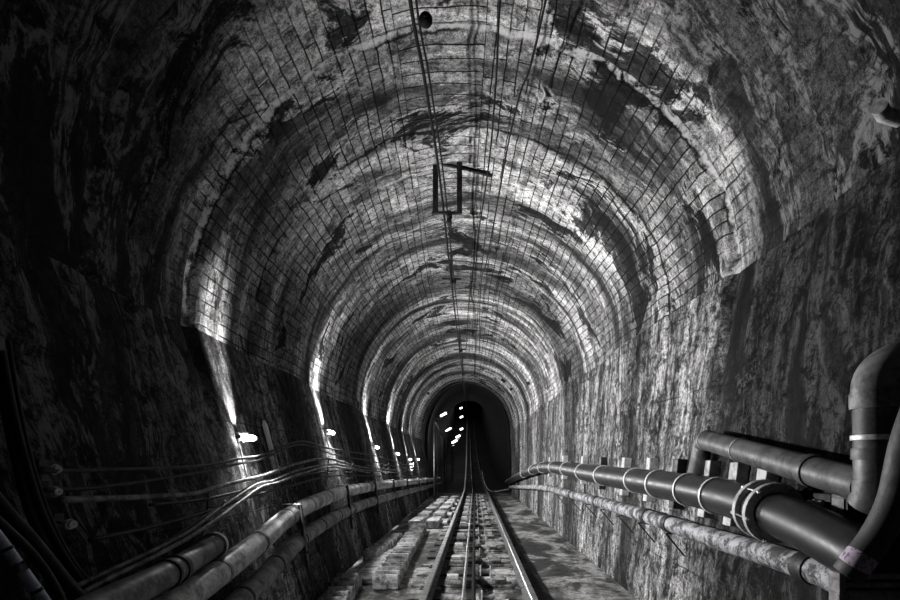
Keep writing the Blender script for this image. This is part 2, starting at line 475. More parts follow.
# ------------------------------------------------------------------ track
def sweep(bm, prof, path):
    rows = []
    for i, p in enumerate(path):
        rows.append([bm.verts.new((p.x+u, p.y, p.z+v)) for u, v in prof])
    for a, b in zip(rows, rows[1:]):
        for k in range(len(prof)):
            j = (k+1) % len(prof); bm.faces.new((a[k], a[j], b[j], b[k]))
    bm.faces.new(rows[0]); bm.faces.new(rows[-1][::-1])
RPH = [(.009,-.045),(.032,-.034),(.034,-.008),(.026,0),(-.026,0),(-.034,-.008),(-.032,-.034),(-.009,-.045)]
RPW = [(-.06,-.125),(.06,-.125),(.06,-.115),(.014,-.10),(.009,-.09),(.009,-.0452),(-.009,-.0452),(-.009,-.09),(-.014,-.10),(-.06,-.115)]
RP = [(-.06,-.125),(.06,-.125),(.06,-.115),(.014,-.10),(.009,-.09),(.009,-.045),(.032,-.034),(.034,-.008),(.026,0),(-.026,0),(-.034,-.008),(-.032,-.034),(-.009,-.045),(-.009,-.09),(-.014,-.10),(-.06,-.115)]
ypath = [-1+.5*i for i in range(52)]+[25.2+.4*i for i in range(20)]+[33+1.5*i for i in range(54)]
for sx, nm in ((-1, 'left'), (1, 'right')):
    bm = bmesh.new()
    path = [Vector((xtrack(y)+sx*.55, y, ztrack(y))) for y in ypath]
    t = thing('running_rail', 'polished steel running rail on the %s side of the track' % nm, 'rail', (xtrack(2)+sx*.55, 0, -.125))
    sweep(bm, RPH, path[:56]); obj('rail_head', bm, 'steel', t, 'auto')
    bm = bmesh.new(); sweep(bm, RPW, path[:56]); obj('rail_web', bm, 'rust', t, 'auto', 'rusty web and foot of the rail')
    bm = bmesh.new(); sweep(bm, RP, path[55:]); obj('upper_rail_bar', bm, 'steel_dull' if sx < 0 else 'rust', t, 'auto')
    for i in range(16):
        y = 4.75+.62*i*2
        if y > 24: break
        for q in (-1, 1):
            bm = bmesh.new(); X = xtrack(y)+sx*.55+q*.085
            box(bm, (X-.035, y-.04, -.125), (X+.035, y+.04, -.105), .006)
            rod(bm, (X+q*.008, y, -.106), (X+q*.008, y, -.085), .012, 6)
            obj('rail_clip', bm, 'rust', t)
nsl = 0
for i in range(33):
    y = 4.45+.62*i
    bm = bmesh.new(); xl = -.74+random.uniform(-.03,.03); xr = .70+random.uniform(-.03,.03)
    vs = box(bm, (xl, y-.12, -.155), (xr, y+.12, -.125), .012)
    for v in vs: v.co.z += .004*rnd3(v.co.x*4, y*3, 2); v.co.y += .012*rnd3(v.co.x*3, y, 5)
    tag(obj('track_sleeper', bm, 'sleeper'), 'worn grey sleeper across the track, %s from the front' % nth(i), 'sleeper', 'sleepers of the track')

# haulage cable and guide rope between the rails
bm = bmesh.new()
tube(bm, [Vector((-.115+xtrack(y)-.035, y, .035+ztrack(y))) for y in ypath], .017, 8)
tag(obj('haulage_cable', bm, 'steel', smooth=True), 'bright taut steel haulage cable left of the track centre', 'cable')
bm = bmesh.new()
tube(bm, [Vector((-.0+xtrack(y)-.05, y, .005+ztrack(y))) for y in ypath], .022, 8)
tag(obj('guide_rope', bm, 'rope', smooth=True), 'black greased rope running beside the bright cable', 'rope')

RY = [5.05, 6.15, 7.42, 8.75, 10.2, 11.6, 13.0, 14.5, 16.0, 17.6, 19.4, 21.2]
RY = [4.45+.62*round((y-4.45)/.62) for y in RY]
first = None
def roller_stand(y):
    t = thing('rope_roller_stand', '', 'roller', (0.03, y, -.125))
    bm = bmesh.new(); box(bm, (-.36, y-.09, -.125), (.38, y+.09, -.075), .012); obj('plinth', bm, 'sleeper', t)
    ZO = .05
    bm = bmesh.new(); box(bm, (-.02, y-.055, -.125), (.36, y+.055, -.108), .004); obj('base_plate', bm, 'galv', t)
    bm = bmesh.new(); box(bm, (-.34, y-.05, -.125), (-.20, y+.05, -.07), .01); obj('side_block', bm, 'galv', t)
    for X in (.065, .185):
        bm = bmesh.new()
        vs = [(X-.007, y-.045, -.11), (X+.007, y-.045, -.11), (X+.007, y+.045, -.11), (X-.007, y+.045, -.11), (X-.007, y-.02, .035), (X+.007, y-.02, .035), (X+.007, y+.02, .035), (X-.007, y+.02, .035)]
        vv = [bm.verts.new(v) for v in vs]
        for f in ((0,1,2,3),(4,7,6,5),(0,4,5,1),(1,5,6,2),(2,6,7,3),(3,7,4,0)): bm.faces.new([vv[k] for k in f])
        obj('cheek_plate', bm, 'galv', t)
    bm = bmesh.new()
    pr = [(0,.036),(.02,.03),(.05,.022),(.08,.03),(.10,.036)]
    rings = []
    for u, r in pr:
        rings.append([bm.verts.new((.075+u, y+r*math.cos(a), -.03+r*math.sin(a))) for a in (2*PI*k/16 for k in range(16))])
    for a, b in zip(rings, rings[1:]):
        for k in range(16): bm.faces.new((a[k], a[(k+1)%16], b[(k+1)%16], b[k]))
    bm.faces.new(rings[0]); bm.faces.new(rings[-1])
    obj('roller', bm, 'rust', t, 'auto')
    bm = bmesh.new(); rod(bm, (.05, y, -.03), (.2, y, -.03), .009); obj('axle', bm, 'steel', t)
    for X in (.02, .29):
        bm = bmesh.new(); rod(bm, (X, y, -.108), (X, y, -.09), .018, 6); rod(bm, (X, y, -.09), (X, y, -.065), .009, 8); obj('bolt', bm, 'galv', t)
    bm = bmesh.new(); box(bm, (.25, y-.035, -.108), (.33, y+.035, -.05), .006); obj('grease_box', bm, 'galv', t)
    for ch in t.children:
        if not ch.name.startswith('plinth'): ch.location.z += ZO
    return t
for i, y in enumerate(RY):
    if first is None:
        first = roller_stand(y); o = first; y_0 = y
    else:
        o = copy_tree(first); o.location.y = y
    tag(o, 'metal rope roller stand between the rails, %s from the front' % nth(i), 'roller', 'rope roller stands between the rails')

# ------------------------------------------------------------------ stone steps left of the track
def step_block(x0, x1, y0, y1, zt, label, group, tilt=.03, bev=.02, zb=-.15):
    bm = bmesh.new()
    vs = box(bm, (x0, y0, zb), (x1, y1, zt), bev)
    for v in vs:
        f = (v.co.y-y0)/(y1-y0)
        if v.co.z > zb+.04: v.co.z += tilt*(.5-f)
        k = .010
        v.co += Vector((k*rnd3(v.co.x*6, v.co.y*6, 1+y0), k*rnd3(v.co.x*6, v.co.y*6, 8+y0), k*rnd3(v.co.x*5, v.co.y*5, 15+y0) if v.co.z > zb+.03 else 0))
    return tag(obj('step_block', bm, 'step', smooth='auto'), label, 'step', group)
for i in range(7):
    y = 4.95+.19*i; x = -1.50-.02*i
    step_block(x, x+.25, y, y+.175, -.02+.006*i, 'thin flat slab at left front of the trackbed, %s from the front' % nth(i), 'slabs of the short front flight', .05, .012)
for i in range(13):
    y = 7.8+.165*i; x = -1.69+.008*i
    step_block(x, x+.22, y, y+.145, .0, 'narrow step against the left wall below the pipes, %s from the front' % nth(i), 'steps of the flight against the wall', .05, .014)
for i in range(22):
    y = 6.05+.245*i; x = -1.21-.007*i+random.uniform(-.012,.012)
    step_block(x, x+.31, y, y+.23, .0+random.uniform(-.012,.012), 'worn rounded step of the long flight beside the left rail, %s from the front' % nth(i), 'steps of the long flight', .06, .035)
step_block(-1.52, -1.25, 6.35, 8.6, -.085, 'low broken concrete slab between the two flights of steps', None, .0, .02)
for c_, (xx, nm) in enumerate(((-1.52, 'left'), (-1.12, 'right'))):
    for i in range(6):
        y = 11.75+1.75*i+.0*c_
        step_block(xx+.03*i, xx+.29+.03*i, y, y+1.35, -.01+random.uniform(-.02,.02), 'pale concrete kerb block in the %s row beside the rail, %s from the front' % (nm, nth(i)), 'kerb blocks further up the track', .05, .04)
for i in range(5):
    y = 12.3+1.75*i
    step_block(-.84+.015*i, -.66+.015*i, y, y+1.0, -.08, 'small low block next to the left rail, %s from the front' % nth(i), 'low blocks next to the left rail', .02, .02)

# ------------------------------------------------------------------ pipes
def wallpath(pts, side, gap, n=8): return smooth_path([on_wall(px, py, side, gap) for px, py in pts], n)

# left: pale upper pipe, dimmer lower pipe
LP = [(150,618),(185,597),(220,572),(260,541),(288,517),(316,502),(348,491),(380,485.5),(410,482),(440,479)]
up = [on_wall(px, py, 'l', .15) for px, py in LP]
UP = smooth_path(up, 10)
def pipe_thing(name, label, path, r, mat, couplings, cmat, part='pipe_body', wband=.05, extra=.008, cname='coupling'):
    t = thing(name, label, 'pipe', path[len(path)//3])
    bm = bmesh.new(); tube(bm, path, r, 20); obj(part, bm, mat, t, 'auto')
    for y in couplings:
        p, tg = along(path, y); bm = bmesh.new(); sleeve(bm, p, tg, r*.9, r+extra, wband); obj(cname, bm, cmat, t, 'auto')
    return t
cu = [3.45, 4.15, 4.9, 5.65, 6.5, 7.35, 8.3, 9.3, 10.5, 12, 14, 16.5, 19]
pipe_thing('water_pipe', 'pale grey water pipe, upper one along the left wall', UP, .088, 'pvc', cu, 'pvc_dark', wband=.035, extra=.006)
LO = [p+Vector((.06, 0, -.265)) for p in UP]
pipe_thing('water_pipe', 'dim grey water pipe running just under the pale one at left', LO, .082, 'pvc_dark', [y+.25 for y in cu], 'iron', wband=.035, extra=.006)
TP = smooth_path([on_wall(40,640,'l',.26), on_wall(100,607,'l',.24), on_wall(150,583,'l',.20), on_wall(190,561,'l',.14), on_wall(217,543,'l',.11)], 8)
t = pipe_thing('drain_pipe', 'short grey open-ended drain pipe in left foreground', TP, .075, 'pvc_dark', [], 'pvc')
for k, (i, w, e, m_) in enumerate(((len(TP)-2, .035, .016, 'pvc'), (len(TP)-12, .05, .01, 'iron'), (len(TP)-14, .03, .012, 'iron'))):
    bm = bmesh.new(); sleeve(bm, TP[i], TP[i+1]-TP[i], .05, .075+e, w); obj('flange' if k == 0 else 'clamp_ring', bm, m_, t, 'auto')
# posts which carry the two pipes
for i, y in enumerate([5.05, 7.3, 9.6, 12.0, 14.6, 17.6, 20.5]):
    pu, _ = along(UP, y); pl, _ = along(LO, y)
    t = thing('pipe_post', 'steel angle post clamping the two pipes at left, %s from the front' % nth(i), 'post', (pl.x+.1, y, -.15), 'posts carrying the left pipes')
    bm = bmesh.new()
    a = Vector((pu.x+.095, y, pu.z+.12)); b = Vector((pl.x+.11, y, pl.z-.24))
    bar(bm, a, b, .05, .012, .002, Vector((1,0,0))); bar(bm, a+Vector((-.02,.022,0)), b+Vector((-.02,.022,0)), .008, .04, .002, Vector((1,0,0)))
    obj('upright', bm, 'rust', t)
    bm = bmesh.new(); bar(bm, (pu.x-.08, y, pu.z+.105), (pu.x+.11, y, pu.z+.105), .05, .012); obj('top_strap', bm, 'galv', t)
    bm = bmesh.new(); bar(bm, (pl.x-.17, y, pl.z-.095), (pl.x+.12, y, pl.z-.095), .04, .02); obj('support_arm', bm, 'rust', t)

# right: black main
RPX = [(876,565),(862,556),(850,549),(800,524),(750,504.5),(700,492),(650,482.5),(600,475),(575,470.5),(555,467.5),(540,468),(528,472),(515,478),(507,483)]
BM_ = smooth_path([on_wall(px, py, 'r', .175) for px, py in RPX], 10)
t = pipe_thing('water_main', 'thick black water main along the right wall', BM_, .125, 'black_pipe', [3.72,4.2,4.85,5.5,6.8,8.0,9.3,10.6,12.5,14.5,17], 'ring', wband=.022, extra=.012, cname='pipe_band')
# bolted coupling on the main
cp, ct = along(BM_, 3.06)
tt = bpy.data.objects.new('pipe_coupling', None); COL.objects.link(tt); tt.parent = t; tt['label'] = 'bolted grey coupling on the black main'
tt.matrix_parent_inverse = Matrix.Translation(t.location).inverted(); tt.location = cp
for s_ in (-.062, .062):
    bm = bmesh.new(); sleeve(bm, cp+ct*s_, ct, .122, .178, .035, 28); obj('coupling_ring', bm, 'galv', tt, 'auto')
bm = bmesh.new(); sleeve(bm, cp+ct*0, ct, .122, .146, .1, 28); obj('coupling_sleeve', bm, 'iron', tt, 'auto')
upv = Vector((0,0,1)); nn = (upv-ct*upv.dot(ct)).normalized(); bb = ct.cross(nn)
for k in range(6):
    a = 2*PI*k/6+.35; e = nn*math.cos(a)+bb*math.sin(a)
    bm = bmesh.new(); rod(bm, cp+e*.165-ct*.11, cp+e*.165+ct*.11, .007); rod(bm, cp+e*.165-ct*.098, cp+e*.165-ct*.08, .014, 6); rod(bm, cp+e*.165+ct*.08, cp+e*.165+ct*.098, .014, 6)
    obj('coupling_bolt', bm, 'steel', tt)
# mortar pads behind the main
for i, y in enumerate([3.35, 3.72, 4.15, 4.75, 5.45, 6.3, 7.4, 8.6, 10.2, 12.2]):
    p, _ = along(BM_, y); dark = i in (3, 6)
    bm = bmesh.new(); w = .115
    x0 = wall_r(y, p.z)
    vs = box(bm, (-.05, -w/2, -.22), (.10, w/2, .235), .008)
    ang = math.atan2(wall_r(y, 1.5)-wall_r(y, .9), .6)
    mt = Matrix.Translation((x0-.035, y, p.z)) @ Matrix.Rotation(ang, 4, 'Y')
    for v in vs: v.co = mt @ v.co
    tag(obj('pipe_pad', bm, 'iron' if dark else 'pad'), '%s square pad holding the black main off the right wall, %s from the front' % ('dark' if dark else 'pale', nth(i)), 'bracket', 'pads behind the black main')

LG = [(880,606),(835,579),(780,558.5),(720,540),(670,524),(640,514),(600,502.5),(575,495.5),(555,490),(540,487.5),(525,487),(510,487)]
LGP = smooth_path([on_wall(px, py, 'r', .125) for px, py in LG], 10)
t = pipe_thing('lagged_pipe', 'pale pipe with peeling wrap, low on the right wall', LGP, .07, 'lagging', [2.72, 4.62, 5.2, 7.2, 9.0, 11.5], 'iron', wband=.10, extra=.010, cname='joint_sleeve')
for i, y in enumerate([4.55, 5.3, 6.0, 6.8, 7.7, 8.8, 10.2]):
    p, _ = along(LGP, y)
    b = thing('pipe_brace', 'thin iron brace under the peeling pipe at right, %s from the front' % nth(i), 'bracket', (wall_r(y, p.z-.3), y, p.z-.25), 'braces under the peeling pipe')
    bm = bmesh.new(); bar(bm, (p.x-.07, y, p.z-.075), (wall_r(y, p.z-.075)+.0, y, p.z-.075), .03, .012); obj('bracket_arm', bm, 'iron', b)
    bm = bmesh.new(); bar(bm, (p.x-.06, y, p.z-.08), (wall_r(y, p.z-.25)-.005, y-.02, p.z-.27), .022, .014); obj('diagonal_strut', bm, 'iron', b)

# sloping slate pipe above the main
A = on_wall(706, 440, 'r', .115); B = on_wall(868, 487, 'r', .19)
SP = [A.lerp(B, k/24) for k in range(25)]
# drop leg at its far end, then elbow
leg = [Vector((A.x-.03, A.y+.10, along(BM_, A.y+.10)[0].z+.12)), Vector((A.x-.01, A.y+.10, 1.33)), Vector((A.x+.008, A.y+.09, 1.45)), Vector((A.x+.004, A.y+.05, A.z-.02)), A]
t = thing('branch_pipe', 'slate grey branch pipe sloping down the right wall with drop leg', 'pipe', tuple(A))
bm = bmesh.new(); tube(bm, SP, .078, 20); obj('pipe_body', bm, 'slate_pipe', t, 'auto')
bm = bmesh.new(); tube(bm, smooth_path(leg, 5), .075, 18); obj('drop_leg', bm, 'slate_pipe', t, 'auto')
for k, y in enumerate([A.y-.03, A.y-.62, B.y+.42]):
    p, tg = along(SP, y); bm = bmesh.new(); sleeve(bm, p, tg, .07, .084+.004*(k == 2), .012 if k < 2 else .06); obj('clamp_band', bm, 'galv' if k < 2 else 'slate_pipe', t, 'auto')
# riser with elbow
t = thing('riser_pipe', 'grey riser pipe with elbow at right edge of view', 'pipe', tuple(B))
rx = B.x+.0; ry = B.y-.04
base = Vector((rx+.005, ry, B.z-.03)); top = Vector((rx-.0, ry-.0, 1.62))
bm = bmesh.new(); tube(bm, [base, base.lerp(top, .5), top], .082, 22); obj('riser_body', bm, 'slate_pipe', t, 'auto')
el = [top, top+Vector((0,0,.03))]
for k in range(1, 9):
    a = PI/2*k/8; el.append(top+Vector((.115*(1-math.cos(a)), -.03*(1-math.cos(a)), .03+.115*math.sin(a))))
bm = bmesh.new(); tube(bm, el, .088, 22); obj('elbow', bm, 'pvc_dark', t, 'auto')
e0 = el[-1]; hd = Vector((1,-.26,0)).normalized()
bm = bmesh.new(); tube(bm, [e0-hd*.01, e0+hd*.12, e0+hd*.30], .082, 20); obj('outlet_pipe', bm, 'pvc', t, 'auto')
for z, w, r_, m_ in ((1.60, .07, .094, 'pvc_dark'), (1.44, .022, .090, 'ring'), (1.37, .05, .088, 'slate_pipe')):
    bm = bmesh.new(); sleeve(bm, Vector((rx, ry, z)), Vector((0,0,1)), .07, r_, w, 24); obj('pipe_collar', bm, m_, t, 'auto')
bm = bmesh.new(); tube(bm, [base+Vector((0,.0,.06)), base, base+Vector((0,.03,-.05))], .09, 18); obj('tee_socket', bm, 'slate_pipe', t, 'auto')

# hose with a printed tag
HP = smooth_path([at(930,380,1.93), at(908,440,1.95), at(894,500,1.97), at(876,537,1.99), at(858,561,2.0), at(848,574,2.02)], 10)
t = thing('rubber_hose', 'black rubber hose with pale tag curving down at right edge', 'hose', tuple(HP[-1]))
bm = bmesh.new(); tube(bm, HP, .055, 20); obj('hose_body', bm, 'hose', t, True)
k = int(len(HP)*.80)
bm = bmesh.new(); tube(bm, HP[k-3:k+4], .0565, 20, cap=False); o = obj('printed_tag', bm, 'tag', t, True, 'pale pinkish tag wrapped on the hose')
# louvred box
bx0, by0 = 1.54, 2.2
t = thing('equipment_box', 'dark metal equipment box with louvre slots, lower right corner', 'box', (bx0+.2, by0+.15, -.15))
bm = bmesh.new(); box(bm, (bx0, by0, -.15), (bx0+.30, by0+.07, .79), .012); obj('box_body', bm, 'box', t)
for z in (.803, .838):
    bm = bmesh.new(); box(bm, (bx0+.03, by0-.005, z), (bx0+.30, by0+.05, z+.022), .004); obj('louvre_slat', bm, 'box', t)
bm = bmesh.new(); box(bm, (bx0, by0-.003, .77), (bx0+.03, by0+.07, .863), .006); obj('corner_post', bm, 'box', t)
bm = bmesh.new(); box(bm, (bx0+.02, by0+.03, .78), (bx0+.298, by0+.065, .860), .003); obj('vent_core', bm, 'iron', t)

# small fittings on the wall above the coupling
p = on_wall(827, 503, 'r', .03)
t = thing('valve_bracket', 'small dark valve bracket on the wall above the bolted coupling', 'bracket', tuple(p))
bm = bmesh.new(); box(bm, p+Vector((-.03,-.07,-.05)), p+Vector((.05,.07,.05)), .006); obj('bracket_plate', bm, 'iron', t)
bm = bmesh.new(); rod(bm, p+Vector((-.06,-.05,.0)), p+Vector((-.06,.06,.0)), .014); obj('valve_stem', bm, 'galv', t)
bm = bmesh.new(); rod(bm, p+Vector((-.075,0,.0)), p+Vector((.0,0,.0)), .02, 8); obj('valve_nut', bm, 'galv', t)
p = on_wall(845, 512, 'r', .04)
t = thing('junction_box', 'flat dark junction box on the wall behind the riser foot', 'box', tuple(p))
bm = bmesh.new(); box(bm, p+Vector((-.03,-.06,-.09)), p+Vector((.06,.06,.09)), .008); obj('box_body', bm, 'iron', t)
bm = bmesh.new(); box(bm, p+Vector((-.038,-.045,-.07)), p+Vector((-.029,.045,.07)), .003); obj('box_lid', bm, 'slate_pipe', t)
# conduit at right edge
bm = bmesh.new(); tube(bm, smooth_path([at(897,374,2.38), at(896,410,2.4), at(899,445,2.4), at(903,475,2.4)], 6), .012, 10)
tag(obj('conduit', bm, 'galv', smooth=True), 'thin pale conduit beside the riser pipe at right edge', 'conduit')
# pipe stub high on right wall
p = on_wall(893, 113, 'r', .0)
zz = EYE+350*2.55/F
bm = bmesh.new(); ppx = vault_pt(2.55, math.asin(min(1,(zz-ZSR)/(crown(2.5)-ZSR)))).x
tube(bm, [Vector((ppx+.05, 2.60, zz-.01)), Vector((ppx-.10, 2.56, zz)), Vector((ppx-.17, 2.5, zz))], .035, 14)
tag(obj('pipe_stub', bm, 'pvc', smooth='auto'), 'short pale pipe stub jutting from upper right wall', 'pipe')

lp = smooth_path([at(509,489,22.6), at(501,490.5,22.8), at(495,491.5,23), at(489,490,23.2), at(485.5,485,23.4), at(483,477,23.6), at(482,471,23.8)], 6)
bm = bmesh.new(); tube(bm, lp, .022, 8)
tag(obj('drooping_hose', bm, 'cable_pale', smooth=True), 'small pale hose loop hanging at the mouth right of the track', 'hose')

# ------------------------------------------------------------------ left cables
def cable(pts, r, mat, label, gap=.05, name='wall_cable', side='l', n=10, seg=8):
    path = smooth_path([on_wall(px, py, side, gap) if len((px, py)) == 2 else None for px, py in pts], n)
    bm = bmesh.new(); tube(bm, path, r, seg)
    return tag(obj(name, bm, mat, smooth=True), label, 'cable')
cable([(38,471),(100,470),(200,466),(240,458.5),(262,455),(301,441.5),(332,449),(375,456),(405,464),(428,472)], .012, 'cable', 'topmost black cable sagging along the left wall past the lamps', .10)
cable([(42,490),(100,487),(190,474),(240,463.5),(262,459),(301,444.5),(332,454),(375,462),(405,469),(428,476)], .011, 'cable', 'second black cable from the top along the left wall', .10)
cable([(60,500),(120,498),(190,494),(215,487.5),(245,480),(265,475),(300,463),(330,459),(362,467),(395,470)], .016, 'cable_pale', 'pale whitish cable under the board post at left', .12)
cable([(60,594),(100,575),(150,552),(190,531),(215,512),(240,495),(258,484),(275,480),(300,470),(335,464),(365,470),(400,473)], .013, 'cable_pale', 'bright upper cable of the bundle drooping towards the left foreground', .14)
cable([(70,600),(110,578),(155,556),(195,534),(220,517),(242,501),(262,487),(280,482),(303,473),(335,467),(370,473)], .013, 'cable_pale', 'bright lower cable of the bundle drooping towards the left foreground', .17)
cable([(110,570),(155,549),(190,526),(222,505),(246,489),(262,481),(281,476.5),(303,466)], .011, 'cable', 'black cable along the top edge of the drooping bundle', .12)
cable([(90,540),(150,527),(200,514),(250,497),(290,486),(335,476),(380,476),(425,477)], .012, 'cable', 'black cable hanging lowest above the left pipes', .10)
cable([(150,505),(200,500),(250,489),(290,478),(335,471),(380,471),(420,475)], .010, 'cable', 'thin black cable between bundle and board post foot', .06)
FG = [([(-6,352),(4,400),(16,455),(30,510),(50,552),(76,590),(100,612)], .020, 'outermost thick black cable bending down the left edge', .06),
      ([(2,352),(13,410),(27,465),(42,512),(62,552),(88,590)], .016, 'second thick black cable bending down the left edge', .09),
      ([(8,340),(20,410),(34,470),(50,517),(72,560),(104,600)], .010, 'thin black cable inside the bend at the left edge', .10),
      ([(-20,480),(5,510),(32,540),(58,572),(86,606)], .026, 'fat black cable crossing the lower left corner', .20),
      ([(-20,505),(8,530),(34,556),(54,585),(66,612)], .016, 'slim black cable in front of the fat one at lower left', .26)]
for pts, r, lab, g in FG: cable(pts, r, 'cable', lab, g, seg=10)
# bluish tubes, lower left corner
for i, (a, b) in enumerate((((-6,532),(17,563)), ((23,571),(48,606)))):
    P, Q = on_wall(*a, 'l', .32), on_wall(*b, 'l', .34)
    t = thing('conduit_tube', ['upper', 'lower'][i]+' bluish grey conduit tube in the bottom left corner', 'conduit', tuple(P))
    bm = bmesh.new(); rod(bm, P, Q, .018, 14); obj('tube_body', bm, 'bluish', t, 'auto')
    bm = bmesh.new(); sleeve(bm, P.lerp(Q, .55), Q-P, .015, .0205, .012, 14); obj('tube_clip', bm, 'iron', t, 'auto')
# cable clamps with insulators on left wall
for i, (px, py) in enumerate(((40,467),(40,489),(55,521))):
    p = on_wall(px, py, 'l', .0)
    t = thing('cable_clamp', ['top', 'middle', 'lowest'][i]+' pale cable clamp on the left wall near the bent cables', 'clamp', tuple(p))
    bm = bmesh.new(); box(bm, p+Vector((-.03,-.03,-.035)), p+Vector((.02,.03,.035)), .005); obj('clamp_plate', bm, 'iron', t)
    bm = bmesh.new(); rod(bm, p+Vector((.0,0,0)), p+Vector((.10,-.04,-.01)), .009); obj('clamp_arm', bm, 'galv', t)
    bm = bmesh.new()
    q = p+Vector((.10,-.04,-.01))
    for k, r in enumerate((.018,.024,.018)): sleeve(bm, q+Vector((.014*k-.014,0,.0)), Vector((1,-.4,-.1)), .004, r, .012, 14)
    obj('insulator', bm, 'porcelain', t, 'auto')

# boards and brackets that hold the cables
def board_post(y, z0, z1, label, w=.075):
    t = thing('cable_board', label, 'board', (wall_l(y, z0)+.05, y, z0))
    a = Vector((wall_l(y, z0)+.045, y, z0)); b = Vector((wall_l(y, z1)+.045, y, z1))
    bm = bmesh.new()
    m1 = a.lerp(b, .45)
    bar(bm, m1, b, w, .022, .004, Vector((1,0,0)))
    tip = b+(b-a).normalized()*.05
    vs = [bm.verts.new(b+Vector((sx*.011, sy*w/2, 0))) for sx in (-1, 1) for sy in (-1, 1)]+[bm.verts.new(tip+Vector((sx*.011, 0, 0))) for sx in (-1, 1)]
    for f in ((0,1,4),(2,5,3),(0,4,5,2),(1,3,5,4)): bm.faces.new([vs[k] for k in f])
    obj('plank', bm, 'wood', t)
    for s_ in (-1, 1):
        bm = bmesh.new(); bar(bm, a+Vector((0, s_*w*.45, 0)), m1+Vector((0, s_*w*.45, 0)), .016, .03, .003, Vector((1,0,0))); obj('bracket_leg', bm, 'galv', t)
    for f in (.12, .42):
        p = a.lerp(b, f); bm = bmesh.new(); bar(bm, p+Vector((.02,-w*.6,0)), p+Vector((.02,w*.6,0)), .02, .03); obj('cross_strap', bm, 'galv', t)
    return t
pb = on_wall(266, 474, 'l', .04); pt = on_wall(258, 424, 'l', .04)
board_post(5.27, pb.z, pt.z, 'upright weathered board on the left wall beside the nearest lamp', .085)
def hook(y, z, label, L=.12):
    x = wall_l(y, z)
    t = thing('cable_hook', label, 'hook', (x, y, z))
    bm = bmesh.new(); bar(bm, (x+.006, y, z-.16), (x+.03, y, z+.16), .04, .012, .002, Vector((1,0,0))); obj('back_bar', bm, 'rust', t)
    for dz in (-.13, -.03, .07):
        bm = bmesh.new(); tube(bm, smooth_path([Vector((x, y, z+dz)), Vector((x+L*.8, y, z+dz-.01)), Vector((x+L*1.2, y, z+dz+.04))], 5), .008, 8); obj('hook_arm', bm, 'galv', t)
    return t
for i, y in enumerate([3.75, 7.35, 8.55, 10.4, 12.6, 14.6, 16.2, 18.0, 19.6]):
    hook(y, 1.22 if i else .95, 'iron cable hook on the left wall below the lamps, %s from the front' % nth(i))

# ------------------------------------------------------------------ wall lamps
LAMPS = [(247,437.5),(331,432.5),(377,447.5),(398,454),(410.5,459.5),(418.5,459.5)]
PW = [95, 110, 110, 95, 80, 45]
for i, (px, py) in enumerate(LAMPS):
    p = on_wall(px, py, 'l', .085); y, z = p.y, p.z; xw = wall_l(y, z)
    t = thing('wall_lamp', 'glowing tube lamp on the left wall, %s from the front' % nth(i), 'lamp', (xw, y, z), 'lamps along the left wall')
    bm = bmesh.new(); box(bm, (xw-.02, y-.05, z-.05), (xw+.03, y+.05, z+.05), .006); obj('wall_box', bm, 'iron', t)
    bm = bmesh.new(); rod(bm, (xw+.02, y-.0, z+.035), (p.x+.01, y, z+.045), .008); rod(bm, (xw+.02, y, z-.035), (p.x+.01, y, z-.045), .008); obj('bracket_arm', bm, 'iron', t)
    bm = bmesh.new(); tube(bm, [Vector((p.x, y-.16+.02*k, z)) for k in range(17)], .028, 14, rfun=lambda q: min(1, .35+5*min(q, 1-q))); obj('glass_tube', bm, 'tube', t, True)
    for s_ in (-1, 1):
        bm = bmesh.new(); rod(bm, (p.x, y+s_*.155, z), (p.x, y+s_*.185, z), .022, 12); obj('end_cap', bm, 'galv', t)
    bm = bmesh.new(); tube(bm, smooth_path([Vector((xw+.02, y-.02, z-.05)), Vector((xw+.06, y-.02, z-.2)), Vector((xw+.10, y, z-.42)), Vector((xw+.12, y+.04, z-.5))], 6), .008, 8); obj('feed_cable', bm, 'cable_pale', t, True)
    def light(kind, loc, e, **kw):
        L = bpy.data.lights.new('lamp_light', kind); L.energy = e
        for k, v in kw.items(): setattr(L, k, v)
        o = bpy.data.objects.new('lamp_light', L); COL.objects.link(o); o.parent = t
        o.matrix_parent_inverse = Matrix.Translation(t.location).inverted(); o.location = loc; return o
    o = light('SPOT', (p.x+.05, y, z+.01), PW[i]*8.0, spot_size=math.radians(174), spot_blend=1.0, shadow_soft_size=.05)
    o.rotation_euler = Vector((1, 0, .16)).to_track_quat('-Z', 'Y').to_euler()
    o = light('SPOT', (p.x+.05, y, z-.04), PW[i]*1.1, spot_size=math.radians(140), spot_blend=1.0, shadow_soft_size=.05)
    o.rotation_euler = Vector((.45, 0, -1)).to_track_quat('-Z', 'Y').to_euler()
    for s_, e, sz in ((1, 1500, 40), (1, 800 if i else 70, 60), (-1, 420, 34)):
        o = light('SPOT', (xw+.055, y, z+s_*.03), e*PW[i]/95, spot_size=math.radians(sz), spot_blend=1.0, shadow_soft_size=.02)
        hh = .36 if sz < 50 else 2.4
        tgt = Vector((wall_l(y, z+hh), y, z+hh)) if s_ > 0 else Vector((wall_l(y, z-.8), y, z-.8))
        o.rotation_euler = (tgt-o.location).to_track_quat('-Z', 'Y').to_euler()

